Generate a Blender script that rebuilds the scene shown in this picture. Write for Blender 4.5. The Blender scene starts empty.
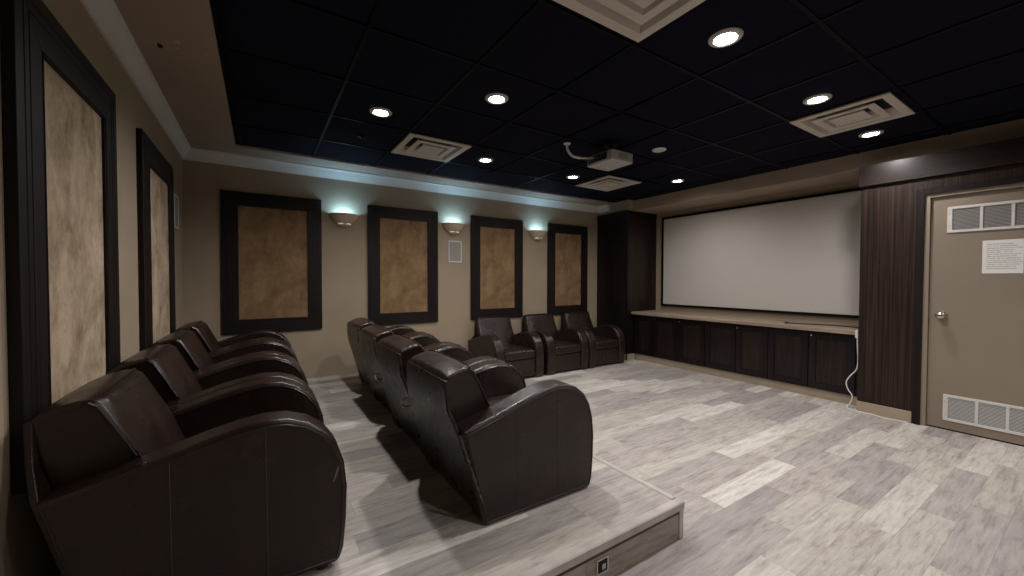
import bpy, bmesh, math, random
from mathutils import Vector, Matrix
random.seed(4)
C = bpy.context.scene.collection
PI = math.pi

# ------------------------------------------------------------------ nodes
class NT:
    def __init__(s, name):
        s.m = bpy.data.materials.new(name); s.m.use_nodes = True
        s.t = s.m.node_tree; s.b = s.t.nodes['Principled BSDF']
    def n(s, typ, ins=None, **kw):
        nd = s.t.nodes.new(typ)
        for k, v in kw.items(): setattr(nd, k, v)
        for k, v in (ins or {}).items(): s.put(nd.inputs[k], v)
        return nd
    def put(s, sock, v):
        if isinstance(v, bpy.types.NodeSocket): s.t.links.new(v, sock)
        else: sock.default_value = v
    def set(s, **kw):
        for k, v in kw.items(): s.put(s.b.inputs[k.replace('_', ' ')], v)
    def math(s, op, a, b=0.0):
        nd = s.n('ShaderNodeMath', operation=op); s.put(nd.inputs[0], a); s.put(nd.inputs[1], b); return nd.outputs[0]
    def ramp(s, fac, stops):
        nd = s.n('ShaderNodeValToRGB'); s.put(nd.inputs[0], fac); e = nd.color_ramp.elements
        while len(e) < len(stops): e.new(.5)
        for i, (p, c) in enumerate(stops): e[i].position = p; e[i].color = (*c, 1)
        return nd.outputs[0]
    def mix(s, fac, a, b, mode='MIX'):
        nd = s.n('ShaderNodeMix', data_type='RGBA', blend_type=mode)
        s.put(nd.inputs[0], fac); s.put(nd.inputs[6], a); s.put(nd.inputs[7], b); return nd.outputs[2]
    def coord(s, scale=(1, 1, 1), kind='Object'):
        tc = s.n('ShaderNodeTexCoord'); mp = s.n('ShaderNodeMapping', {'Vector': tc.outputs[kind], 'Scale': scale}); return mp.outputs[0]
    def noise(s, vec, scale, detail=4, rough=.5, dist=0):
        return s.n('ShaderNodeTexNoise', {'Vector': vec, 'Scale': scale, 'Detail': detail, 'Roughness': rough, 'Distortion': dist}).outputs[0]
    def bump(s, h, strength=.2, dist=.002):
        s.set(Normal=s.n('ShaderNodeBump', {'Height': h, 'Strength': strength, 'Distance': dist}).outputs[0])
def c4(c): return (*c, 1)

def paint(name, col, rough=.75, var=.06, scale=3, bumps=.08):
    t = NT(name); v = t.coord()
    f = t.noise(v, scale, 5)
    t.set(Base_Color=t.ramp(f, [(.3, tuple(x * (1 - var) for x in col)), (.7, tuple(x * (1 + var) for x in col))]), Roughness=rough)
    t.bump(t.noise(v, 260, 2), bumps, .001)
    return t.m
def plain(name, col, rough=.5, metal=0, emit=None, strength=0):
    t = NT(name); f = t.noise(t.coord(), 40, 3)
    t.set(Base_Color=t.ramp(f, [(.3, tuple(x * .94 for x in col)), (.7, col)]), Roughness=rough, Metallic=metal)
    if emit: t.set(Emission_Color=c4(emit), Emission_Strength=strength)
    return t.m
def wood_dark(name, scl, lo=(.010, .006, .005), hi=(.05, .028, .019), rough=.42):
    t = NT(name); v = t.coord(scl)
    a = t.noise(v, 1, 5, .62, .15); v2 = t.coord(tuple(x * 3.1 for x in scl)); b = t.noise(v2, 1, 3)
    f = t.math('ADD', t.math('MULTIPLY', a, .7), t.math('MULTIPLY', b, .3))
    t.set(Base_Color=t.ramp(f, [(.38, lo), (.5, tuple((p + q) * .38 for p, q in zip(lo, hi))), (.64, hi)]), Roughness=rough)
    t.bump(a, .12, .001)
    return t.m
def leather(name, col):
    t = NT(name); v = t.coord()
    f = t.noise(v, 5, 5, .6)
    t.set(Base_Color=t.ramp(f, [(.3, tuple(x * .72 for x in col)), (.7, tuple(x * 1.2 for x in col))]),
          Roughness=t.ramp(t.noise(v, 9, 4), [(.3, (.24,) * 3), (.7, (.38,) * 3)]))
    vo = t.n('ShaderNodeTexVoronoi', {'Vector': v, 'Scale': 150.0}, feature='DISTANCE_TO_EDGE').outputs[0]
    h = t.math('ADD', t.math('MULTIPLY', vo, .25), t.math('MULTIPLY', t.noise(v, 14, 4, .55, .6), 1.6))
    t.bump(h, .30, .006)
    return t.m
def suede(name, lo, mid, hi):
    t = NT(name); v = t.coord((1, 1, .62))
    a = t.noise(v, 5.5, 8, .66, .5); b = t.noise(t.coord((1, 1, .7)), 24, 6, .72, .5)
    f = t.math('ADD', t.math('MULTIPLY', a, .66), t.math('MULTIPLY', b, .34))
    t.set(Base_Color=t.ramp(f, [(.36, lo), (.5, mid), (.62, hi)]), Roughness=.95)
    t.bump(t.noise(t.coord(), 300, 3), .15, .001)
    return t.m
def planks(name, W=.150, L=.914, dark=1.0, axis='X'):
    t = NT(name); tc = t.n('ShaderNodeTexCoord').outputs['Object']
    sp = t.n('ShaderNodeSeparateXYZ', {'Vector': tc})
    x, y = (sp.outputs[0], sp.outputs[1])
    if axis == 'XZ': y = t.math('ADD', sp.outputs[2], .02)
    ry = t.math('DIVIDE', y, W); row = t.math('FLOOR', ry)
    sh = t.n('ShaderNodeTexWhiteNoise', {'W': row}, noise_dimensions='1D').outputs['Value']
    cx = t.math('ADD', t.math('DIVIDE', x, L), t.math('MULTIPLY', sh, 7.0)); col = t.math('FLOOR', cx)
    cv = t.n('ShaderNodeCombineXYZ', {'X': row, 'Y': col}).outputs[0]
    wn = t.n('ShaderNodeTexWhiteNoise', {'Vector': cv}, noise_dimensions='3D')
    r = wn.outputs['Value']
    base = t.ramp(r, [(0, (.315, .285, .272)), (.22, (.36, .33, .312)), (.45, (.405, .368, .335)), (.65, (.46, .425, .375)), (.84, (.525, .495, .45)), (1, (.60, .57, .52))])
    off = t.n('ShaderNodeVectorMath', {0: wn.outputs['Color'], 1: (9, 9, 9)}, operation='MULTIPLY').outputs[0]
    pv = t.n('ShaderNodeVectorMath', {0: tc, 1: off}, operation='ADD').outputs[0]
    st = t.n('ShaderNodeMapping', {'Vector': pv, 'Scale': (4.5, 46, 46)}).outputs[0]
    g = t.noise(st, 1, 8, .72, .25)
    g2 = t.noise(t.n('ShaderNodeMapping', {'Vector': pv, 'Scale': (3.6, 13, 13)}).outputs[0], 1.2, 7, .72, .4)
    gc = t.ramp(g, [(.3, (.60, .57, .56)), (.48, (.95, .95, .95)), (.66, (1.14, 1.14, 1.14))])
    gc2 = t.ramp(g2, [(.32, (.72, .69, .68)), (.48, (.98, .98, .98)), (.7, (1.1, 1.1, 1.11))])
    c = t.mix(1, t.mix(1, base, gc, 'MULTIPLY'), gc2, 'MULTIPLY')
    fy = t.math('FRACT', ry); fx = t.math('FRACT', cx)
    ey = t.math('MINIMUM', fy, t.math('SUBTRACT', 1, fy)); ex = t.math('MINIMUM', fx, t.math('SUBTRACT', 1, fx))
    seam = t.math('MAXIMUM', t.math('LESS_THAN', ey, .008), t.math('LESS_THAN', ex, .0013))
    c = t.mix(t.math('MULTIPLY', seam, .45), c, (.12, .11, .10, 1))
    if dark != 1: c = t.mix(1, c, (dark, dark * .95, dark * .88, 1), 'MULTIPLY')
    t.set(Base_Color=c, Roughness=t.ramp(g, [(.3, (.62,) * 3), (.7, (.46,) * 3)]))
    t.bump(g, .15, .001)
    return t.m
def grille(name, col, dark, axis, pitch, duty=.5):
    t = NT(name); tc = t.n('ShaderNodeTexCoord').outputs['Object']; sp = t.n('ShaderNodeSeparateXYZ', {'Vector': tc})
    f = t.math('FRACT', t.math('DIVIDE', sp.outputs[axis], pitch))
    t.set(Base_Color=t.mix(t.math('LESS_THAN', f, duty), c4(col), c4(dark)), Roughness=.6)
    return t.m
def paper_mat():
    # a printed notice whose lines are too small to read: grey rows of varying length
    t = NT('notice_paper'); tc = t.n('ShaderNodeTexCoord').outputs['Object']; sp = t.n('ShaderNodeSeparateXYZ', {'Vector': tc})
    zz = t.math('DIVIDE', sp.outputs[2], .0165); f = t.math('FRACT', zz); row = t.math('FLOOR', zz)
    ln = t.math('LESS_THAN', f, .42)
    wn = t.n('ShaderNodeTexWhiteNoise', {'W': row}, noise_dimensions='1D').outputs['Value']
    y = sp.outputs[1]
    inside = t.math('MULTIPLY', t.math('GREATER_THAN', y, t.math('SUBTRACT', t.math('MULTIPLY', wn, .05), .10)), t.math('LESS_THAN', y, .082))
    v = t.math('MULTIPLY', t.math('LESS_THAN', sp.outputs[2], .115), t.math('GREATER_THAN', sp.outputs[2], -.105))
    nz = t.noise(t.coord((1, 160, 40)), 1, 2)
    m = t.math('MULTIPLY', t.math('MULTIPLY', t.math('MULTIPLY', ln, inside), v), t.math('GREATER_THAN', nz, .42))
    t.set(Base_Color=t.mix(t.math('MULTIPLY', m, .6), (.72, .70, .68, 1), (.18, .17, .17, 1)), Roughness=.7)
    return t.m

M = dict(
    wall=paint('wall_paint_tan', (.335, .266, .187)), soffit=paint('soffit_paint_taupe', (.34, .26, .195)), crown=paint('crown_paint', (.62, .60, .55), .5, .03),
    tile=paint('ceiling_tile_black', (.0062, .0058, .0140), .9, .3, 30, .4), bar=plain('ceiling_bar_black', (.0022, .0022, .004), .42),
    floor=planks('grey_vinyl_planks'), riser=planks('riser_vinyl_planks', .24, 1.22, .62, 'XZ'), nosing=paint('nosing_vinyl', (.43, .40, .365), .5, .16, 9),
    dwv=wood_dark('dark_veneer_vertical', (68, 68, .7), (.007, .0042, .004), (.050, .027, .018)), dwh=wood_dark('dark_veneer_horizontal', (34, 1.1, 34), (.009, .006, .006), (.032, .020, .017), .30),
    frame=wood_dark('espresso_frame', (40, 40, 1.3), (.006, .004, .004), (.020, .013, .012), .5),
    frameh=wood_dark('espresso_frame_rail', (1.3, 1.3, 40), (.006, .004, .004), (.020, .013, .012), .5),
    cab=wood_dark('espresso_cabinet', (30, 30, 1.6), (.005, .0035, .005), (.016, .009, .009), .32),
    cabp=wood_dark('espresso_cabinet_panel', (40, 40, 2.0), (.010, .006, .0055), (.030, .017, .014), .32),
    beige=paint('beige_baseboard', (.36, .29, .21), .5), counter=wood_dark('oak_laminate', (30, 1.4, 30), (.25, .19, .135), (.42, .33, .24), .45),
    suede=suede('tan_suede', (.125, .074, .036), (.215, .130, .064), (.29, .182, .096)), suedel=suede('pale_suede', (.19, .130, .075), (.40, .305, .205), (.56, .44, .31)),
    leather=leather('dark_brown_leather', (.0195, .0098, .0080)), pipe=plain('leather_piping', (.016, .009, .007), .3), stitch=plain('leather_seam', (.05, .034, .026), .5),
    black=plain('black_plastic', (.008, .008, .009), .5), blackf=plain('black_velvet_frame', (.004, .004, .005), .8), screen=paint('matte_screen', (.53, .50, .455), .9, .01, 2, .02),
    white=plain('white_metal', (.62, .60, .56), .45), vent=plain('ceiling_vent_white', (.60, .54, .47), .5), ventd=plain('vent_shadow', (.02, .019, .02), .8),
    doorm=paint('door_paint_taupe', (.238, .190, .143), .5, .03), jamb=paint('jamb_paint_taupe', (.265, .212, .16), .5, .03),
    chrome=plain('brushed_nickel', (.62, .58, .53), .22, 1), paper=paper_mat(),
    vgr=grille('vent_louvre', (.50, .49, .47), (.10, .10, .10), 2, .011, .45), vgr2=grille('vent_louvre_dark', (.30, .28, .26), (.05, .05, .05), 2, .011, .5), spk=grille('speaker_cloth', (.34, .32, .29), (.22, .21, .19), 2, .006, .4),
    sconce=paint('sconce_plaster', (.56, .44, .32), .6, .05), bulb=plain('sconce_bulb', (.8, .9, .9), .4, 0, (.66, .93, 1), 2), clip_shine=plain('sconce_clip_shine', (.8, .82, .8), .3, 0, (.8, .95, 1), .35), lamp=plain('downlight_lamp', (1, 1, 1), .4, 0, (1, .95, .86), 60),
    ring=plain('downlight_trim', (.55, .52, .48), .35), proj=plain('projector_shell', (.50, .48, .46), .4), cord=plain('white_cord', (.75, .73, .70), .5), feet=plain('dark_wood_foot', (.03, .014, .009), .4),
    hole=plain('recess_dark', (.01, .008, .007), .9), chip=plain('peeled_paint', (.50, .40, .28), .8), scuff=plain('leather_scuff', (.16, .14, .13), .7), lens=plain('lens_glass', (.01, .01, .02), .08), copper=plain('connector_pins', (.3, .2, .12), .35, .8))  # hole: shade inside the plaster hole, box and door gap put into its colour

for k_, v_ in dict(tile=.08, bar=.06, frame=.22, frameh=.22, cab=.3, cabp=.3, dwv=.25, leather=.42, blackf=.1).items():
    M[k_].node_tree.nodes['Principled BSDF'].inputs['Specular IOR Level'].default_value = v_
# ------------------------------------------------------------------ mesh helpers
def finish(name, bm, mat, parent=None, smooth=True, bevel=0, seg=2, ang=40):
    bmesh.ops.recalc_face_normals(bm, faces=bm.faces)
    me = bpy.data.meshes.new(name)
    if smooth:
        for f in bm.faces: f.smooth = True
        for e in bm.edges:
            if len(e.link_faces) == 2 and e.calc_face_angle(0) > math.radians(ang): e.smooth = False
    bm.to_mesh(me); bm.free()
    for mm in (mat if isinstance(mat, (list, tuple)) else [mat]): me.materials.append(mm)
    o = bpy.data.objects.new(name, me); C.objects.link(o)
    if parent: o.parent = parent
    if bevel:
        b = o.modifiers.new('bevel', 'BEVEL'); b.width = bevel; b.segments = seg; b.limit_method = 'ANGLE'; b.angle_limit = math.radians(ang); b.harden_normals = True
    return o
def box(bm, x0, y0, z0, x1, y1, z1):
    v = [bm.verts.new(p) for p in ((x0, y0, z0), (x1, y0, z0), (x1, y1, z0), (x0, y1, z0), (x0, y0, z1), (x1, y0, z1), (x1, y1, z1), (x0, y1, z1))]
    for f in ((0, 3, 2, 1), (4, 5, 6, 7), (0, 1, 5, 4), (1, 2, 6, 5), (2, 3, 7, 6), (3, 0, 4, 7)): bm.faces.new([v[i] for i in f])
def boxo(name, b, mat, parent=None, bevel=0, seg=2):
    bm = bmesh.new(); box(bm, *b); return finish(name, bm, mat, parent, bevel > 0, bevel, seg)
def prism(bm, prof, a0, a1, axis='y'):
    """extrude a 2-D profile along an axis; profile coordinates are the other two axes in order"""
    def P(u, v, a): return {'y': (u, a, v), 'x': (a, u, v), 'z': (u, v, a)}[axis]
    A = [bm.verts.new(P(u, v, a0)) for u, v in prof]; B = [bm.verts.new(P(u, v, a1)) for u, v in prof]
    bm.faces.new(A); bm.faces.new(B[::-1]); n = len(prof)
    for i in range(n): bm.faces.new((A[i], B[i], B[(i + 1) % n], A[(i + 1) % n]))
def tube(bm, pts, r, n=8, closed=False):
    pts = [Vector(p) for p in pts]; rings = []; k = len(pts); up = None
    for i, p in enumerate(pts):
        a = pts[(i - 1) % k] if (i or closed) else p; b = pts[(i + 1) % k] if (i < k - 1 or closed) else p
        d = (b - a).normalized()
        if up is None: up = d.orthogonal().normalized()
        up = (up - d * up.dot(d)).normalized(); s = d.cross(up)
        rings.append([bm.verts.new(p + r * (math.cos(2 * PI * j / n) * up + math.sin(2 * PI * j / n) * s)) for j in range(n)])
    for i in range(k if closed else k - 1):
        A, B = rings[i], rings[(i + 1) % k]
        for j in range(n): bm.faces.new((A[j], A[(j + 1) % n], B[(j + 1) % n], B[j]))
    if not closed: bm.faces.new(rings[0][::-1]); bm.faces.new(rings[-1])
def lathe(bm, prof, c=(0, 0, 0), n=32, a0=0, a1=2 * PI, axis='z'):
    full = abs(a1 - a0 - 2 * PI) < 1e-6; m = n if full else n + 1; rings = []
    for r, h in prof:
        ring = []
        for i in range(m):
            a = a0 + (a1 - a0) * i / n; u, v = r * math.cos(a), r * math.sin(a)
            p = {'z': (u, v, h), 'x': (h, u, v), 'y': (u, h, v)}[axis]
            ring.append(bm.verts.new(Vector(c) + Vector(p)))
        rings.append(ring)
    for A, B in zip(rings, rings[1:]):
        for i in range(m if full else m - 1):
            j = (i + 1) % m; bm.faces.new((A[i], A[j], B[j], B[i]))
    bmesh.ops.remove_doubles(bm, verts=bm.verts, dist=1e-5)
def smooth_path(pts, k=8):
    P = [Vector(p) for p in pts]; P = [P[0]] + P + [P[-1]]; out = []
    for i in range(1, len(P) - 2):
        for j in range(k):
            t = j / k; a, b, c, d = P[i - 1:i + 3]
            out.append(.5 * ((2 * b) + (c - a) * t + (2 * a - 5 * b + 4 * c - d) * t * t + (3 * b - a - 3 * c + d) * t ** 3))
    return out + [P[-2]]
def structo(name, o):
    o.name = name; o['kind'] = 'structure'; return o
def sbox(name, b, mat): return structo(name, boxo(name, b, mat))
def tag(o, label, cat, group=None):
    o['label'] = label; o['category'] = cat
    if group: o['group'] = group
    return o
def thing(name, label, cat, loc=(0, 0, 0), rz=0, group=None):
    o = bpy.data.objects.new(name, None); C.objects.link(o); o.location = loc; o.rotation_euler = (0, 0, rz); o.empty_display_size = .1
    return tag(o, label, cat, group)
def copy_tree(root, loc, rz=None, label=None, group=None):
    r = root.copy(); C.objects.link(r); r.location = loc
    if rz is not None: r.rotation_euler = (0, 0, rz)
    if label: r['label'] = label
    if group: r['group'] = group
    for ch in list(root.children):
        c = ch.copy(); C.objects.link(c); c.parent = r
        for g in list(ch.children):
            d = g.copy(); C.objects.link(d); d.parent = c
    return r

# ------------------------------------------------------------------ the room
XL, YF, YB, XP, XW = -.628, 5.0, -2.6, 5.0, 5.73
ZC = 2.60
XR = XW + .1
sbox('floor', (XL - .1, YB - .1, -.1, XR, YF + .1, 0), M['floor'])
sbox('wall_left', (XL - .1, YB, 0, XL, YF + .1, 2.75), M['wall'])
sbox('wall_far', (XL, YF, 0, XR, YF + .1, 2.75), M['wall'])
sbox('wall_near', (XL - .1, YB - .1, 0, XR, YB, 2.75), M['wall'])
sbox('wall_right', (XW, 1.40, 0, XR, YF, 2.75), M['wall'])
# the wood-clad wall around the door stands proud of the screen wall
bm = bmesh.new()
box(bm, XP, .975, .0, XR, 1.402, 2.22); box(bm, XP, YB, .0, XR, -.06, 2.22); box(bm, XP, -.06, 2.085, XR, .975, 2.22)
structo('wall_right_panelling', finish('wall_right_panelling', bm, M['dwv'], None, False))
sbox('wall_right_header', (XP - .035, YB, 2.22, XR, 1.412, 2.415), M['dwh'])
# ceiling: black lay-in tiles inside a painted border
sbox('ceiling', (XL, YB, ZC + .0665, XR, YF, ZC + .16), M['tile'])
bm = bmesh.new(); bw = .011
DIFF = [(1.432, 1.135), (1.43, 3.725), (3.95, 3.755), (3.955, 1.185)]
cuts_x = sorted({XL, XR} | {round(x + s_ * .25, 4) for x, y in DIFF for s_ in (-1, 1)}); cuts_y = sorted({YB, YF} | {round(y + s_ * .25, 4) for x, y in DIFF for s_ in (-1, 1)})
tb = bmesh.new()
for xa, xb in zip(cuts_x, cuts_x[1:]):
    for ya, yb in zip(cuts_y, cuts_y[1:]):
        cx, cy = (xa + xb) / 2, (ya + yb) / 2
        if any(abs(cx - x) < .25 and abs(cy - y) < .25 for x, y in DIFF): continue
        tb.faces.new([tb.verts.new(p) for p in ((xa, ya, ZC + .006), (xa, yb, ZC + .006), (xb, yb, ZC + .006), (xb, ya, ZC + .006))])
bmesh.ops.remove_doubles(tb, verts=tb.verts, dist=1e-4)
structo('ceiling_tiles', finish('ceiling_tiles', tb, M['tile'], None, False))
xs = [1.115 + .63 * k for k in range(-2, 7)]; ys = [.845 + .64 * k for k in range(-5, 6)]
for x in xs: box(bm, x - bw, YB, ZC - .002, x + bw, 4.64, ZC + .007)
for y in ys: box(bm, -.19, y - bw, ZC - .0017, 5.18, y + bw, ZC + .007)
structo('ceiling_grid', finish('ceiling_grid', bm, M['bar'], None, False))
ZS = 2.585
bm = bmesh.new(); box(bm, XL, YB, ZS, -.187, YF, ZC + .01); box(bm, -.187, 4.645, ZS, 5.04, YF, ZC + .01)
bord = structo('ceiling_border', finish('ceiling_border', bm, M['soffit'], None, False))
bm = bmesh.new(); box(bm, 5.17, YB, 2.435, XR, 4.36, ZC + .02); box(bm, 5.03, 4.33, 2.435, XR, YF, ZC + .02)
structo('ceiling_beam', finish('ceiling_beam', bm, M['soffit'], None, True, .012, 3))
def blob(name, x, y, rx, ry, rz, mat):
    bm = bmesh.new(); n = 11
    ring = [bm.verts.new((x + rx * math.cos(2 * PI * i / n) * random.uniform(.7, 1.1) * math.cos(rz) - ry * math.sin(2 * PI * i / n) * math.sin(rz),
                          y + rx * math.cos(2 * PI * i / n) * math.sin(rz) + ry * math.sin(2 * PI * i / n) * random.uniform(.7, 1.1) * math.cos(rz), ZS - .0015)) for i in range(n)]
    c = bm.verts.new((x, y, ZS - .004))
    for i in range(n): bm.faces.new((ring[i], ring[(i + 1) % n], c))
    return finish(name, bm, mat, bord)
blob('plaster_hole', -.450, 2.885, .016, .030, .1, M['hole'])
for x, y, a in ((-.365, 2.79, .022), (-.375, 2.86, .014), (-.30, 2.90, .012), (-.245, 2.845, .014), (-.335, 2.76, .008)): blob('paint_chip', x, y, a * .6, a, .5, M['chip'])
# crown moulding
cp = [(0, 0), (.010, 0), (.012, .014), (.024, .026), (.030, .046), (.052, .070), (.060, .088), (.072, .094), (.074, .110), (0, .110)]   # out from wall, up
ZB = ZS - .110
bm = bmesh.new(); prism(bm, [(XL + u, ZB + v) for u, v in cp], YB, YF, 'y'); structo('trim_1', finish('trim_1', bm, M['crown'], None, True, 0, 2, 50))
bm = bmesh.new(); prism(bm, [(YF - u, ZB + v) for u, v in cp], XL, 5.03, 'x'); structo('trim_2', finish('trim_2', bm, M['crown'], None, True, 0, 2, 50))
bm = bmesh.new(); prism(bm, [(5.03 - u, ZB + v) for u, v in cp], 4.74, YF, 'y'); structo('trim_3', finish('trim_3', bm, M['crown'], None, True, 0, 2, 50))
# raised seating platform
ZP, PX, PY = .18, 1.78, 1.185
plat = structo('floor_platform', boxo('floor_platform', (XL, PY + .002, 0.001, PX - .002, YF, ZP - .002), M['floor']))
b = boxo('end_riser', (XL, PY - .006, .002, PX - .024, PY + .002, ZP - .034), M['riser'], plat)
b = boxo('front_riser', (PX - .002, PY + .02, .002, PX + .006, YF, ZP - .034), M['riser'], plat)
bm = bmesh.new(); prism(bm, [(PY - .014, ZP - .034), (PY - .014, ZP), (PY - .008, ZP + .005), (PY + .028, ZP + .005), (PY + .035, ZP - .003), (PY + .002, ZP - .003), (PY + .002, ZP - .034)], XL, PX + .014, 'x')
finish('end_nosing', bm, M['nosing'], plat, False, .002)
bm = bmesh.new(); prism(bm, [(PX + .013, ZP - .034), (PX + .013, ZP), (PX + .007, ZP + .005), (PX - .018, ZP + .005), (PX - .025, ZP - .003), (PX - .003, ZP - .003), (PX - .003, ZP - .034)], PY + .0355, YF, 'y')
finish('front_nosing', bm, M['nosing'], plat, False, .002)
boxo('corner_trim', (PX - .024, PY - .012, .002, PX + .010, PY + .02, ZP - .034), M['nosing'], plat, .003)
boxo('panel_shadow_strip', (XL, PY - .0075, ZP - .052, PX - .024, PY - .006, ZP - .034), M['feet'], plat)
t = thing('electrical_box', 'small metal electrical box set into the end riser of the platform', 'electrical box', (1.22, PY - .006, .080))
bm = bmesh.new()
for q in ((-.036, -.034, -.028, .034), (.028, -.034, .036, .034), (-.028, .026, .028, .034), (-.028, -.034, .028, -.026)): box(bm, q[0], -.004, q[1], q[2], .0, q[3])
finish('face_frame', bm, M['chrome'], t); boxo('cavity', (-.028, -.0015, -.026, .028, 0, .026), M['hole'], t); boxo('latch', (-.002, -.004, -.018, .020, -.0015, .006), M['chrome'], t, .002)
# baseboards
structo('baseboard_right', boxo('baseboard_right', (XP - .014, 1.012, 0, XP, 1.404, .105), M['beige'], None, .003))
bm = bmesh.new(); box(bm, 4.982, 4.308, 0, 4.997, YF, .095); box(bm, 4.982, 4.308, 0, 5.185, 4.324, .095)
structo('baseboard_far', finish('baseboard_far', bm, M['beige'], None, False))

# ------------------------------------------------------------------ door
dr = boxo('door_1', (XP + .022, .005, .012, XP + .066, .922, 2.035), M['doorm'], None, .002); structo('door_1', dr)
bm = bmesh.new(); box(bm, XP - .004, .924, 0, XP + .12, .957, 2.068); box(bm, XP - .004, -.03, 0, XP + .12, .003, 2.068); box(bm, XP - .004, .003, 2.037, XP + .12, .924, 2.068)
finish('door_jamb', bm, M['jamb'], dr, False)
bm = bmesh.new()
box(bm, XP - .022, .957, 0, XP + .02, .990, 2.10); box(bm, XP - .012, .990, 0, XP + .02, 1.012, 2.122)
box(bm, XP - .022, -.063, 0, XP + .02, -.03, 2.10); box(bm, XP - .012, -.085, 0, XP + .02, -.063, 2.122)
box(bm, XP - .022, -.03, 2.068, XP + .02, .957, 2.10); box(bm, XP - .012, -.063, 2.10, XP + .02, .990, 2.122)
finish('door_casing', bm, M['frame'], dr, False)
boxo('door_sweep_gap', (XP + .024, .005, .001, XP + .06, .922, .012), M['hole'], dr)
def wall_vent(nm, z0, z1, gm, y0=.115, y1=.823):
    xf = XP + .022
    bm = bmesh.new(); bx = (xf - .010, xf)
    box(bm, bx[0], y0, z0, bx[1], y1, z0 + .022); box(bm, bx[0], y0, z1 - .022, bx[1], y1, z1)
    box(bm, bx[0], y0, z0 + .022, bx[1], y0 + .03, z1 - .022); box(bm, bx[0], y1 - .03, z0 + .022, bx[1], y1, z1 - .022)
    w = (y1 - y0 - .06) / 4
    for k in (1, 2, 3): box(bm, bx[0], y1 - .03 - k * w - .009, z0 + .022, bx[1], y1 - .03 - k * w + .009, z1 - .022)
    f = finish(nm, bm, M['white'], dr, True, .002)
    boxo('louvre_panel', (xf - .004, y0 + .01, z0 + .01, xf - .001, y1 - .01, z1 - .01), gm, f)
    bm = bmesh.new()
    for zz in (z0 + .06, z1 - .06): lathe(bm, [(.0, -.002), (.004, -.0015), (.004, 0)], (xf - .010, y1 - .015, zz), 10, axis='x')
    finish('vent_screw', bm, M['chrome'], f)
    return f
wall_vent('door_vent', 1.715, 1.937, M['vgr2'])['label'] = 'upper white vent grille with dark louvres'
wall_vent('door_vent', .085, .312, M['vgr'])['label'] = 'lower white vent grille with pale louvres'
kx = XP + .022
bm = bmesh.new(); lathe(bm, [(0, -.006), (.034, -.005), (.037, 0)], (kx, .842, 1.0), 28, axis='x'); lathe(bm, [(0, -.080), (.018, -.078), (.030, -.068), (.034, -.054), (.029, -.040), (.015, -.031), (.013, -.004)], (kx, .842, 1.0), 28, axis='x')
finish('door_handle', bm, M['chrome'], dr)
nt = boxo('paper_notice', (-.0012, -.105, -.135, 0, .105, .135), M['paper']); nt.location = (kx - .0005, .518, 1.497)
tag(nt, 'white printed notice taped to the taupe door under the top vent', 'notice')

# ------------------------------------------------------------------ screen niche
t = thing('projection_screen', 'wide pale grey fixed projection screen in a thin black frame', 'projection screen', (XW, 2.83, .86))
y0, y1, z0, z1, fw = -1.395, 1.36, .012, 1.49, .035
bm = bmesh.new()
for q in ((y0, z0, y1, z0 + fw), (y0, z1 - fw, y1, z1), (y0, z0 + fw, y0 + fw, z1 - fw), (y1 - fw, z0 + fw, y1, z1 - fw)): box(bm, -.045, q[0], q[1], -.002, q[2], q[3])
finish('screen_frame', bm, M['blackf'], t, False)
boxo('screen_surface', (-.035, y0 + fw, z0 + fw, -.025, y1 - fw, z1 - fw), M['screen'], t)

t = thing('tall_cabinet', 'tall black-brown corner cabinet standing between sconce wall and screen', 'cabinet', (4.998, 4.326, 0))
D, Wd = XW - 4.998 - .002, YF - 4.326 - .002
boxo('carcass', (.004, 0, .0, D, Wd, 2.36), M['cab'], t)
bm = bmesh.new(); box(bm, -.008, .03, .12, .004, Wd - .02, 2.30); finish('door_panel', bm, M['cab'], t, True, .003)
bm = bmesh.new(); box(bm, -.010, -.008, 2.355, D, Wd, 2.42); finish('cornice', bm, M['cab'], t, True, .004)
boxo('side_panel', (.03, -.006, .80, D - .02, 0, 2.34), M['cabp'], t)

cy0, cy1, xf = 1.406, 4.318, 5.19
t = thing('base_cabinet', 'long low espresso cabinet with seven panelled doors beneath the screen', 'cabinet', (0, 0, 0))
boxo('carcass', (xf, cy0, .098, XW - .002, cy1, .742), M['cab'], t)
boxo('toe_kick', (xf + .012, cy0, 0, XW - .05, cy1, .098), M['beige'], t)
edges = [4.312, 3.95, 3.515, 3.10, 2.685, 2.30, 1.885, 1.47]
knob_at = {1: 1, 2: 1, 4: 1, 6: 1}
for i in range(7):
    b_, a_ = edges[i] - .004, edges[i + 1] + .004; st = .062; zb, zt = .108, .725
    bm = bmesh.new()
    box(bm, xf - .022, a_, zb, xf, a_ + st, zt); box(bm, xf - .022, b_ - st, zb, xf, b_, zt); box(bm, xf - .022, a_ + st, zb, xf, b_ - st, zb + st); box(bm, xf - .022, a_ + st, zt - st, xf, b_ - st, zt)
    d = finish('door', bm, M['cab'], t, False)
    boxo('inset_panel', (xf - .010, a_ + st, zb + st, xf - .004, b_ - st, zt - st), M['cabp'], d)
    bm = bmesh.new(); e = .007
    for q in ((a_ + st, zb + st, b_ - st, zb + st + e), (a_ + st, zt - st - e, b_ - st, zt - st), (a_ + st, zb + st + e, a_ + st + e, zt - st - e), (b_ - st - e, zb + st + e, b_ - st, zt - st - e)): box(bm, xf - .018, q[0], q[1], xf - .004, q[2], q[3])
    finish('moulding', bm, M['frame'], d, False)
    if i in knob_at:
        bm = bmesh.new(); lathe(bm, [(0, -.026), (.009, -.024), (.0115, -.018), (.008, -.012), (.005, -.004), (.005, 0)], (xf - .022, b_ - .03, zt - .03), 16, axis='x')
        finish('knob', bm, M['chrome'], d)
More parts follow.
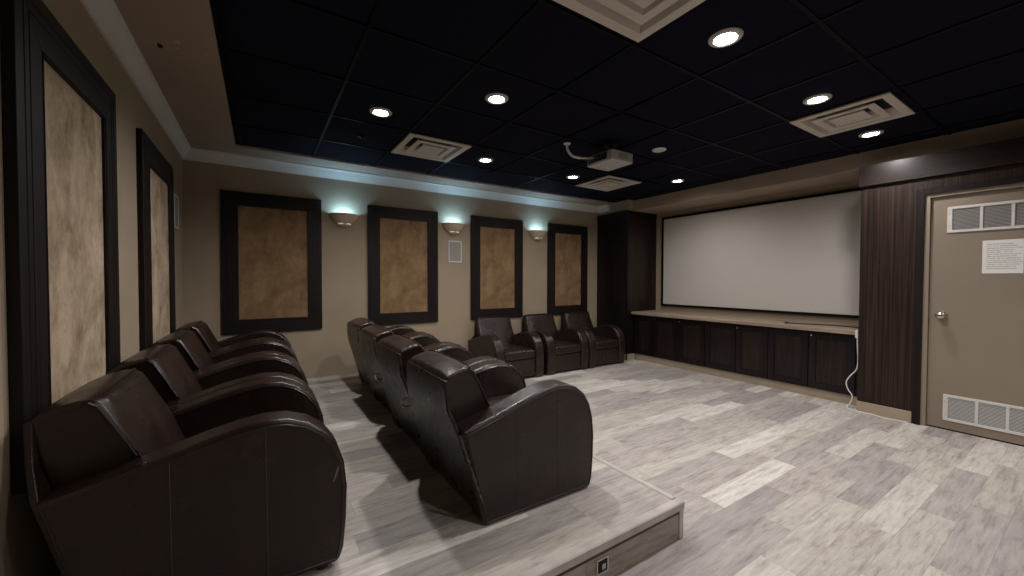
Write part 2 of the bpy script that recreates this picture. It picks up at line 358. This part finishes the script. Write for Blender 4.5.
w = boxo('worktop', (5.09, cy0, .745, XW - .002, cy1, .790), M['counter'], None, .006)
tag(w, 'light wood-grain laminate ledge running below the projection screen', 'worktop')
bm = bmesh.new(); tube(bm, smooth_path([(5.27, 2.14, .797), (5.30, 2.05, .797), (5.34, 1.93, .798), (5.41, 1.80, .797), (5.43, 1.65, .797), (5.40, 1.52, .797), (5.44, 1.43, .797)]), .0065)
cab = finish('cable', bm, M['black']); tag(cab, 'thin dark cable lying loose on the wooden ledge', 'cable')
bm = bmesh.new(); lathe(bm, [(0, 0), (.010, 0), (.010, .035), (.007, .04), (0, .04)], (5.262, 2.12, .801), 12, axis='y'); finish('plug', bm, M['black'], cab)
bm = bmesh.new(); x_ = 5.072
tube(bm, smooth_path([(5.13, 1.436, .799), (5.09, 1.434, .800), (5.074, 1.433, .785), (5.068, 1.428, .70), (5.066, 1.424, .60), (5.065, 1.419, .50), (5.06, 1.43, .40), (5.055, 1.475, .33), (5.05, 1.505, .26), (5.05, 1.49, .19), (5.05, 1.455, .13), (5.045, 1.462, .07), (5.04, 1.488, .02), (5.015, 1.48, .006), (4.985, 1.43, .006), (4.965, 1.36, .006), (4.97, 1.27, .006), (4.94, 1.18, .006), (4.955, 1.10, .006), (4.965, 1.03, .006)], 6), .0055)
pc = finish('power_cord', bm, M['cord']); tag(pc, 'white cord hanging off the ledge end and trailing to the door', 'cord')
boxo('plug', (5.062, 1.422, .72, 5.078, 1.446, .80), M['cord'], pc, .004)

# ------------------------------------------------------------------ framed fabric panels
def wall_panel(label, x, rz, w, h, z, mat, fw=.145):
    """local: x along the wall, -y out from it"""
    t = thing('acoustic_panel', label, 'wall panel', x, rz, 'framed acoustic wall panels'); d = .030
    # four mitred frame members with a stepped face
    def member(pts): # outer a,b inner c,d in (x,z)
        (ax, az), (bx_, bz), (cx, cz), (dx, dz) = pts
        f = [bm.verts.new((px, -d, pz)) for px, pz in pts]; r = [bm.verts.new((px, 0, pz)) for px, pz in pts]
        bm.faces.new(f); bm.faces.new(r[::-1])
        for i in range(4): bm.faces.new((f[i], f[(i + 1) % 4], r[(i + 1) % 4], r[i]))
    W2 = w / 2
    for nm, mt, pts in (('frame_stile', 'frame', [(-W2, 0), (-W2, h), (-W2 + fw, h - fw), (-W2 + fw, fw)]), ('frame_stile', 'frame', [(W2, h), (W2, 0), (W2 - fw, fw), (W2 - fw, h - fw)]),
                        ('frame_rail', 'frameh', [(-W2, h), (W2, h), (W2 - fw, h - fw), (-W2 + fw, h - fw)]), ('frame_rail', 'frameh', [(W2, 0), (-W2, 0), (-W2 + fw, fw), (W2 - fw, fw)])):
        bm = bmesh.new(); member(pts); finish(nm, bm, M[mt], t, True, .003)
    bm = bmesh.new()
    for k, (o_, r_) in enumerate(((.05, .0022), (.085, .0022), (fw - .006, .004))):
        tube(bm, [(-W2 + o_, -d, o_), (W2 - o_, -d, o_), (W2 - o_, -d, h - o_), (-W2 + o_, -d, h - o_)], r_, 6, True)
    finish('frame_beading', bm, M['frame'], t)
    boxo('fabric_inset', (-W2 + fw - .004, -.018, fw - .004, W2 - fw + .004, -.006, h - fw + .004), mat, t)
    return t
zb, zh = .735, 1.478
for (a, b), lab in zip(((-.331, .60), (1.11, 2.016), (2.514, 3.397), (3.89, 4.745)), (
        'brown suede panel nearest the left corner on the sconce wall, wide dark frame', 'tall brown suede panel between the first and second sconces', 'tall brown suede panel between second and third sconces, behind the floor recliners', 'narrow-looking brown suede panel beside the tall corner cabinet')):
    wall_panel(lab, ((a + b) / 2, YF, zb), 0, b - a, zh, zb, M['suede'])
for (a, b), lab in zip(((1.77, 2.74), (3.26, 4.29)), ('large pale mottled suede panel nearest the camera on the left wall', 'second pale suede panel on the left wall, closer to the corner')):
    wall_panel(lab, (XL, (a + b) / 2, .655), PI / 2, b - a, 1.568, zb, M['suedel'], .178)

# ------------------------------------------------------------------ in-wall speakers and sconces
def wall_speaker(label, loc, rz):
    t = thing('wall_speaker', label, 'speaker', loc, rz, 'flush wall speakers')
    bm = bmesh.new()
    for q in ((-.10, -.15, .10, -.132), (-.10, .132, .10, .15), (-.10, -.132, -.084, .132), (.084, -.132, .10, .132)): box(bm, q[0], -.012, q[1], q[2], 0, q[3])
    finish('bezel', bm, M['white'], t, True, .002); boxo('speaker_grille', (-.086, -.008, -.134, .086, -.002, .134), M['spk'], t)
wall_speaker('white rectangular flush speaker below the middle wall sconce', (2.275, YF, 1.69), 0)
wall_speaker('white flush speaker on left wall beside the far corner', (XL, 4.56, 1.90), PI / 2)
def sconce(loc, label, first=None):
    if first: return copy_tree(first, loc, None, label)
    t = thing('wall_sconce', label, 'sconce', loc, 0, 'half-bowl wall sconces')
    bm = bmesh.new(); R = .165
    prof = [(.158, .0), (R, .0), (R, -.012), (.158, -.020), (.150, -.045), (.128, -.082), (.095, -.108), (.088, -.112)]
    inn = [(.080, -.106), (.118, -.078), (.140, -.044), (.150, -.006), (.158, 0)]
    lathe(bm, prof + inn, (0, 0, 0), 36, PI, 2 * PI)
    for v in bm.verts: v.co.y *= .92
    finish('bowl', bm, M['sconce'], t)
    bm = bmesh.new(); lathe(bm, [(.082, -.108), (.084, -.118), (.070, -.136), (.045, -.150), (0.001, -.154)], (0, 0, 0), 28, PI, 2 * PI); finish('lower_cup', bm, M['sconce'], t)
    for s in (-1, 1):
        bm = bmesh.new()
        for i in range(4):
            a = -PI / 2 + s * (.22 + i * .17); a2 = -PI / 2 + s * (.22 + (i + 1) * .17)
            p = [(.089 * math.cos(q), .089 * math.sin(q) * .96, zz) for q, zz in ((a, -.122), (a2, -.122), (a2, -.110), (a, -.110))]
            bm.faces.new([bm.verts.new(v) for v in p])
        bmesh.ops.remove_doubles(bm, verts=bm.verts, dist=1e-5)
        finish('shine_clip', bm, M['clip_shine'], t, False)  # off-white clips; the faint glow stands in for their chrome shine
    boxo('back_plate', (-.06, -.012, -.10, .06, 0, -.02), M['white'], t)
    bm = bmesh.new(); lathe(bm, [(0.001, -.028), (.018, -.03), (.026, -.045), (.022, -.065), (.012, -.08), (.012, -.1)], (0, -.07, 0), 16); finish('bulb', bm, M['bulb'], t)
    return t
sp0 = (.842, YF - .001, 2.07)
s0 = sconce(sp0, 'plaster half-bowl sconce nearest the left corner, cool glow above')
sconce((2.243, YF - .001, 2.07), 'plaster half-bowl sconce directly above the flush wall speaker', s0)
sconce((3.675, YF - .001, 2.07), 'plaster half-bowl sconce between the two right-hand suede panels', s0)
for x in (.842, 2.243, 3.675):
    l = bpy.data.lights.new('sconce_light', 'AREA'); l.energy = 3.0; l.color = (.36, .70, 1.0); l.shape = 'RECTANGLE'; l.size = .16; l.size_y = .06
    o = bpy.data.objects.new('sconce_light', l); C.objects.link(o); o.location = (x, YF - .072, 2.035); o.rotation_euler = (PI, 0, 0)

# ------------------------------------------------------------------ ceiling fittings
def downlight(loc, label, first=None):
    if first: return copy_tree(first, loc, None, label)
    t = thing('downlight', label, 'ceiling light', loc, 0, 'recessed round downlights')
    bm = bmesh.new(); lathe(bm, [(.052, .004), (.052, -.004), (.060, -.010), (.078, -.008), (.084, -.001), (.084, .002)], (0, 0, 0), 36); finish('trim_ring', bm, M['ring'], t)
    bm = bmesh.new(); lathe(bm, [(0.001, -.005), (.035, -.005), (.050, -.002), (.052, .002)], (0, 0, 0), 28); finish('lamp', bm, M['lamp'], t)
    return t
DL = [(.80, 3.13, 'leftmost lit downlight, over the aisle between the recliner rows'), (1.44, 2.445, 'lit downlight above the middle recliners, second from the left'), (2.07, 3.75, 'lit downlight just right of the left ceiling diffuser'), (3.33, 3.76, 'lit downlight beside the diffuser behind the projector'),
      (4.60, 3.16, 'lit downlight closest to the left part of the screen'), (2.11, 1.17, 'large lit downlight right of the big foreground ceiling diffuser'), (3.37, 1.20, 'lit downlight on the near side of the right diffuser'), (4.56, 1.22, 'lit downlight between the right diffuser and the door wall')]
d0 = None
SPOTE = [44, 40, 19, 18, 26, 40, 36, 26]
def spot(x, y, e, name='downlight_beam'):
    l = bpy.data.lights.new(name, 'SPOT'); l.energy = e * 1.9; l.color = (1, .952, .935); l.spot_size = math.radians(162); l.spot_blend = .75; l.shadow_soft_size = .045
    o = bpy.data.objects.new(name, l); C.objects.link(o); o.location = (x, y, ZC - .02)
for (x, y, lab), e in zip(DL, SPOTE):
    r = downlight((x, y, ZC), lab, d0); d0 = d0 or r
    spot(x, y, e)
for x, y, e in ((.85, .35, 10), (2.11, -1.3, 32), (3.37, -1.3, 36), (4.56, -1.3, 28)):
    downlight((x, y, ZC), 'lit downlight behind the viewpoint, at %s of the room' % ('the left edge' if x < 1 else 'the left middle' if x < 3 else 'the right middle' if x < 4 else 'the right edge'), d0); spot(x, y, e)

def diffuser(loc, label, first=None):
    if first: return copy_tree(first, loc, None, label)
    t = thing('ceiling_diffuser', label, 'air vent', loc, 0, 'square stepped ceiling diffusers')
    def ring(bm, r0, z0_, r1, z1_):
        a = [bm.verts.new((sx * r0, sy * r0, z0_)) for sx, sy in ((-1, -1), (1, -1), (1, 1), (-1, 1))]; b_ = [bm.verts.new((sx * r1, sy * r1, z1_)) for sx, sy in ((-1, -1), (1, -1), (1, 1), (-1, 1))]
        for i in range(4): bm.faces.new((a[i], a[(i + 1) % 4], b_[(i + 1) % 4], b_[i]))
    bm = bmesh.new(); ring(bm, .304, .0, .304, -.010); ring(bm, .304, -.010, .250, -.010); ring(bm, .250, -.010, .210, .055)
    finish('outer_frame', bm, M['vent'], t, False)
    for r, w in ((.196, .052), (.112, .0)):
        bm = bmesh.new(); ring(bm, r, -.013, r - .004, -.004)
        if w: ring(bm, r, -.013, r - w, -.013); ring(bm, r - w, -.013, r - w - .03, .045)
        else: box(bm, -r + .003, -r + .003, -.013, r - .003, r - .003, -.006)
        finish('cone' if w else 'centre_plate', bm, M['vent'], t, False)
    boxo('duct_back', (-.245, -.245, .056, .245, .245, .062), M['ventd'], t)
    return t
v0 = diffuser((1.432, 1.135, ZC - .002), 'big pale square diffuser cut off by the top of view')
diffuser((1.43, 3.725, ZC - .002), 'square diffuser near the left sconces', v0)
diffuser((3.95, 3.755, ZC - .002), 'square diffuser just behind the projector', v0)
diffuser((3.955, 1.185, ZC - .002), 'square diffuser between two downlights near the door side', v0)

t = thing('ceiling_speaker', 'white round ceiling disc to the right of the projector', 'ceiling disc', (3.352, 2.51, ZC))
bm = bmesh.new(); lathe(bm, [(0.001, -.012), (.055, -.012), (.064, -.008), (.068, 0)], (0, 0, 0), 32); finish('cover', bm, M['white'], t)
bm = bmesh.new(); lathe(bm, [(.03, -.0125), (.035, -.0145), (.04, -.0125)], (0, 0, 0), 32); finish('ring', bm, M['vent'], t)
t = thing('sprinkler_plate', 'small dark round plate on the ceiling near the left diffuser', 'ceiling disc', (.79, 3.75, ZC))
bm = bmesh.new(); lathe(bm, [(0.001, -.008), (.035, -.008), (.045, 0)], (0, 0, 0), 28); finish('cover', bm, M['bar'], t)
bm = bmesh.new(); lathe(bm, [(0.001, -.016), (.012, -.015), (.014, -.008)], (0, 0, 0), 16); finish('cap', bm, M['bar'], t)

# projector
t = thing('projector', 'white projector hanging upside down from the black ceiling', 'projector', (2.83, 2.67, ZC))
bm = bmesh.new(); prism(bm, [(-.145, -.155), (-.12, -.16), (.135, -.16), (.145, -.15), (.150, .10), (.140, .16), (-.13, .165), (-.145, .155)], -.20, -.108, 'z')
body = finish('body', bm, M['proj'], t, True, .008, 3)
bm = bmesh.new(); box(bm, -.149, -.10, -.180, -.144, .14, -.120); finish('connector_panel', bm, M['black'], body)
for y in (-.07, -.03, .02, .07, .11): boxo('socket', (-.153, y - .012, -.160, -.148, y + .012, -.140), M['copper'] if y > 0 else M['chrome'], body)
bm = bmesh.new(); lathe(bm, [(.001, .172), (.030, .172), (.036, .178), (.038, .150), (.040, .140)], (0, -.06, -.155), 28, axis='x'); finish('lens', bm, M['lens'], body)
boxo('vent_slots', (-.06, -.1605, -.175, .07, -.158, -.13), M['vgr'], body)
bm = bmesh.new(); lathe(bm, [(.001, -.001), (.075, -.001), (.075, -.010), (.03, -.016), (.02, -.02), (.02, -.10), (.001, -.10)], (.02, 0, 0), 28); finish('mount_post', bm, M['black'], t)
bm = bmesh.new(); box(bm, -.05, -.10, -.112, .09, -.08, -.10); box(bm, -.05, .08, -.112, .09, .10, -.10); box(bm, .0, -.10, -.108, .04, .10, -.098); finish('mount_bracket', bm, M['black'], t)
bm = bmesh.new(); tube(bm, smooth_path([(2.47, 2.875, ZC - .012), (2.472, 2.868, ZC - .06), (2.505, 2.845, ZC - .115), (2.56, 2.80, ZC - .14), (2.62, 2.76, ZC - .145), (2.672, 2.715, ZC - .15)]), .012)
cb = finish('projector_cable', bm, M['cord']); tag(cb, 'grey-white cable looping from the ceiling down to the projector', 'cable')
bm = bmesh.new(); lathe(bm, [(.001, -.014), (.022, -.014), (.034, -.006), (.036, 0)], (2.47, 2.875, ZC), 24); finish('ceiling_plate', bm, M['white'], cb)
bm = bmesh.new(); tube(bm, smooth_path([(2.53, 2.82, ZC - .128), (2.58, 2.785, ZC - .155), (2.63, 2.74, ZC - .165), (2.675, 2.69, ZC - .155)]), .006); finish('black_lead', bm, M['black'], cb)

# ------------------------------------------------------------------ recliners (local +x = front, y = 0..W across)
W, TH = .745, .13
ARM = [(-.012, .0), (.655, .0), (.672, .05), (.682, .16), (.686, .28), (.676, .38), (.652, .455), (.612, .515), (.555, .558), (.490, .582), (.42, .588), (.345, .578), (.25, .556), (.13, .520), (.0, .484), (-.128, .455)]
def inset(prof, d):
    n = len(prof); out = []
    for i in range(n):
        a, b, c = Vector(prof[i - 1]), Vector(prof[i]), Vector(prof[(i + 1) % n])
        e1 = (b - a).normalized(); e2 = (c - b).normalized(); n1 = Vector((-e1.y, e1.x)); n2 = Vector((-e2.y, e2.x)); m = n1 + n2
        m = m / max(m.dot(m) / 2, .35); out.append(tuple(b + m * d))
    return out
def seat_block(bm, x0, x1, y0, y1, z0, z1, crown=.02, nx=10, ny=8):
    """cushion with a softly crowned top"""
    top = [[None] * (ny + 1) for _ in range(nx + 1)]; bot = [[None] * (ny + 1) for _ in range(nx + 1)]
    for i in range(nx + 1):
        for j in range(ny + 1):
            u, v = i / nx, j / ny; k = (1 - (2 * u - 1) ** 4) * (1 - (2 * v - 1) ** 4)
            x = x0 + (x1 - x0) * u; y = y0 + (y1 - y0) * v
            top[i][j] = bm.verts.new((x, y, z1 - crown + crown * k)); bot[i][j] = bm.verts.new((x, y, z0))
    for i in range(nx):
        for j in range(ny):
            bm.faces.new((top[i][j], top[i + 1][j], top[i + 1][j + 1], top[i][j + 1])); bm.faces.new((bot[i][j], bot[i][j + 1], bot[i + 1][j + 1], bot[i + 1][j]))
    for i in range(nx):
        for j in (0, ny): bm.faces.new((top[i][j], top[i + 1][j], bot[i + 1][j], bot[i][j]))
    for j in range(ny):
        for i in (0, nx): bm.faces.new((top[i][j], top[i][j + 1], bot[i][j + 1], bot[i][j]))
def make_recliner(upright=False):
    t = thing('recliner', 'x', 'armchair')
    for s in (0, 1):
        ya = 0 if s == 0 else W - TH; yb = ya + TH
        bm = bmesh.new(); prism(bm, ARM, ya, yb, 'y')
        a = finish('arm', bm, M['leather'], t, True, .020, 4, 35)
        bm = bmesh.new(); ip = inset(ARM, .019)
        for y in (ya + .0005, yb - .0005): tube(bm, [(x, y, z) for x, z in ip], .0042, 6, True)
        finish('piping', bm, M['pipe'], a)
        bm = bmesh.new(); y = ya - .0003 if s == 0 else yb + .0003
        for sx, zt in ((.165, .518), (.42, .575)): tube(bm, [(sx + .004, y, .035), (sx, y, zt - .012)], .0016, 5)
        finish('seam', bm, M['stitch'], a)
    bm = bmesh.new(); seat_block(bm, .07, .668, TH + .003, W - TH - .003, .265, .405, .028)
    sc = finish('seat_cushion', bm, M['leather'], t, True, .028, 4, 50)
    bm = bmesh.new(); box(bm, .10, TH + .002, .030, .652, W - TH - .002, .262); finish('front_panel', bm, M['leather'], t, True, .012, 3)
    # backrest: side profile swept across, top edge and front slightly crowned
    BP = [(.02, .10), (-.125, .452), (-.154, .590), (-.164, .655), (-.154, .676), (-.112, .694), (-.066, .706), (-.034, .708), (-.012, .692), (.026, .62), (.074, .52), (.122, .405), (.14, .34), (.10, .27)]
    if upright: BP = [(.02, .10), (-.085, .452), (-.108, .66), (-.112, .715), (-.108, .742), (-.088, .758), (-.060, .766), (-.036, .764), (-.018, .746), (.015, .66), (.065, .53), (.115, .405), (.14, .34), (.10, .27)]
    zt = .766 if upright else .708
    bm = bmesh.new(); y0, y1, N = .108, W - .108, 10; rings = []
    for j in range(N + 1):
        v = j / N; k = 1 - (2 * v - 1) ** 4; y = y0 + (y1 - y0) * v; ring = []
        for x, z in BP:
            up = max(0, min(1, (z - zt + .12) / .1)); fr = 1 if x > -.03 and z > .3 else 0
            low = z < .47
            yy = y if not low else (TH + .004) + (W - 2 * TH - .008) * v
            ring.append(bm.verts.new((x + .020 * k * fr, yy, z + .010 * k * up)))
        rings.append(ring)
    n = len(BP)
    for A, B in zip(rings, rings[1:]):
        for i in range(n): bm.faces.new((A[i], B[i], B[(i + 1) % n], A[(i + 1) % n]))
    bm.faces.new(rings[0]); bm.faces.new(rings[-1][::-1])
    bk = finish('backrest', bm, M['leather'], t, True, .016, 3, 38)
    bm = bmesh.new()
    q = BP[7:11]
    for y in (y0 - .001, y1 + .001): tube(bm, [(x - .004, y, z - .006) for x, z in q], .0042, 6)
    tube(bm, [(q[0][0] + .012 * (1 - (2 * j / 12 - 1) ** 4), y0 + (y1 - y0) * j / 12, q[0][1] - .001 + .010 * (1 - (2 * j / 12 - 1) ** 4)) for j in range(13)], .004, 6)
    finish('piping', bm, M['pipe'], bk)
    # rear skin, wide below and tapering to the head
    bm = bmesh.new()
    rows = [(.008, .010, .016), (-.130, .450, .040), (-.152, .530, .085), (-.160, .664, .104)]
    if upright: rows = [(.008, .010, .016), (-.112, .450, .040), (-.112, .52, .100), (-.112, .72, .108)]
    f = []; r = []
    for x, z, yi in rows:
        f.append([bm.verts.new((x - .010, yi + (W - 2 * yi) * q / 6, z)) for q in range(7)]); r.append([bm.verts.new((x + .010, yi + (W - 2 * yi) * q / 6, z)) for q in range(7)])
    for g, flip in ((f, 0), (r, 1)):
        for A, B in zip(g, g[1:]):
            for q in range(6): bm.faces.new((A[q], A[q + 1], B[q + 1], B[q]))
    nr = len(rows)
    for k in range(nr - 1):
        for q in (0, 6): bm.faces.new((f[k][q], f[k + 1][q], r[k + 1][q], r[k][q]))
    for k in (0, nr - 1):
        for q in range(6): bm.faces.new((f[k][q], f[k][q + 1], r[k][q + 1], r[k][q]))
    rp = finish('rear_panel', bm, M['leather'], t, True, .006, 2, 40)
    bm = bmesh.new()
    for q in (.27, .475): tube(bm, [(rows[0][0] - .008, q, .03), (rows[1][0] - .008, q, .448), (rows[2][0] - .008, q * .9 + .037, rows[2][1]), (rows[3][0] - .008, q * .86 + .052, rows[3][1] - .012)], .0022, 5)
    finish('seam', bm, M['pipe'], rp)
    for x in (.05, .60):
        for y in (.04, W - .04):
            bm = bmesh.new(); lathe(bm, [(.001, 0), (.020, 0), (.026, .022), (.001, .022)], (x, y, -.017 if not upright else 0), 14); finish('foot', bm, M['feet'], t)
    return t
proto = make_recliner()
chairs = []
PITCH = .757
order = ('nearest', 'second', 'third', 'farthest')
for k in range(4):
    lab = ('dark brown leather recliner, nearest of the back row against the left wall', 'dark brown leather recliner second from camera along the left wall', 'dark brown leather recliner third from camera along the left wall', 'dark brown leather recliner in the back row tucked into the far left corner')[k]
    loc = (-.417, 1.628 + PITCH * k, ZP + .018)
    if k == 0: c = proto; c.location = loc; c.scale = (1.02, 1, 1.02); c['label'] = lab; c['group'] = 'back row recliners along the left wall'
    else: c = copy_tree(proto, loc, 0, lab, 'back row recliners along the left wall')
    chairs.append(c)
for k in range(4):
    lab = ('glossy brown leather recliner at the open end of the platform middle row', 'brown leather recliner second in the middle row, behind the end one', 'brown leather recliner third along the platform middle row', 'brown leather recliner of the middle row closest to the sconce wall')[k]
    chairs.append(copy_tree(proto, (.857 + (0, .020, .050, .080)[k], 1.535 + PITCH * k, ZP), 0, lab, 'middle row recliners on the platform'))
for c in chairs[4:8]: c.scale = (.977, 1, 1)
mid = chairs[4]
up0 = make_recliner(True); up0.rotation_euler = (0, 0, -PI / 2)
for k, x in enumerate((2.455, 3.27, 4.045)):
    lab = ('leather recliner on the main floor, leftmost of three backed to the sconce wall', 'leather recliner on the main floor, middle one of three by the sconce wall', 'leather recliner on the main floor beside the tall corner cabinet')[k]
    loc = (x, 4.845, 0); g = 'recliners on the main floor by the sconce wall'
    if k == 0: c = up0; c.location = loc; c['label'] = lab; c['group'] = g
    else: c = copy_tree(up0, loc, -PI / 2, lab, g)
    chairs.append(c)
# hook-and-loop edge strip coming loose on the end recliner, and its lever bracket
bm = bmesh.new(); pts = []
for i in range(25):
    u = i / 24; pts.append((-.143 + (.118 * u), -.004 + .006 * math.sin(i * 1.9), .445 - .33 * u))
tube(bm, pts, .0055, 6)
for i in range(8):
    u = .04 + i * .085; lathe(bm, [(.001, -.010), (.006, -.009), (.007, 0)], (-.143 + .118 * u, -.002, .445 - .33 * u), 8, axis='y')
finish('fastener_strip', bm, M['stitch'], mid)
for c in (chairs[5], chairs[6]):
    bm = bmesh.new(); tube(bm, smooth_path([(-.135, .04, .405), (-.170, .035, .39), (-.170, .02, .365), (-.130, .02, .355)], 5), .006); finish('lever_bracket', bm, M['chrome'], c)
bm = bmesh.new(); vs = [bm.verts.new(p) for p in ((.632, -.0008, .315), (.640, -.0008, .320), (.652, -.0008, .350), (.660, -.0008, .385), (.655, -.0008, .382), (.643, -.0008, .350))]; bm.faces.new(vs)
finish('scuff_mark', bm, M['scuff'], chairs[0], False)

# ------------------------------------------------------------------ world, camera
w = bpy.data.worlds.new('world'); bpy.context.scene.world = w; w.use_nodes = True
w.node_tree.nodes['Background'].inputs[0].default_value = (.05, .05, .06, 1); w.node_tree.nodes['Background'].inputs[1].default_value = .3
cd = bpy.data.cameras.new('camera'); cam = bpy.data.objects.new('camera', cd); C.objects.link(cam)
cd.sensor_width = 36; cd.lens = 36 * 391.613 / 1024; cd.clip_start = .02
yaw, pitch, roll = .571789, -.0204522, .00207434
fwd = Vector((math.sin(yaw) * math.cos(pitch), math.cos(yaw) * math.cos(pitch), math.sin(pitch)))
rt = Vector((math.cos(yaw), -math.sin(yaw), 0)); up = rt.cross(fwd)
r2 = math.cos(roll) * rt + math.sin(roll) * up; u2 = -math.sin(roll) * rt + math.cos(roll) * up
mw = Matrix((r2, u2, -fwd)).transposed().to_4x4(); mw.translation = (0, 0, 1.3)
cam.matrix_world = mw
sc = bpy.context.scene; sc.camera = cam
sc.view_settings.view_transform = 'Standard'; sc.view_settings.look = 'None'; sc.view_settings.exposure = 0
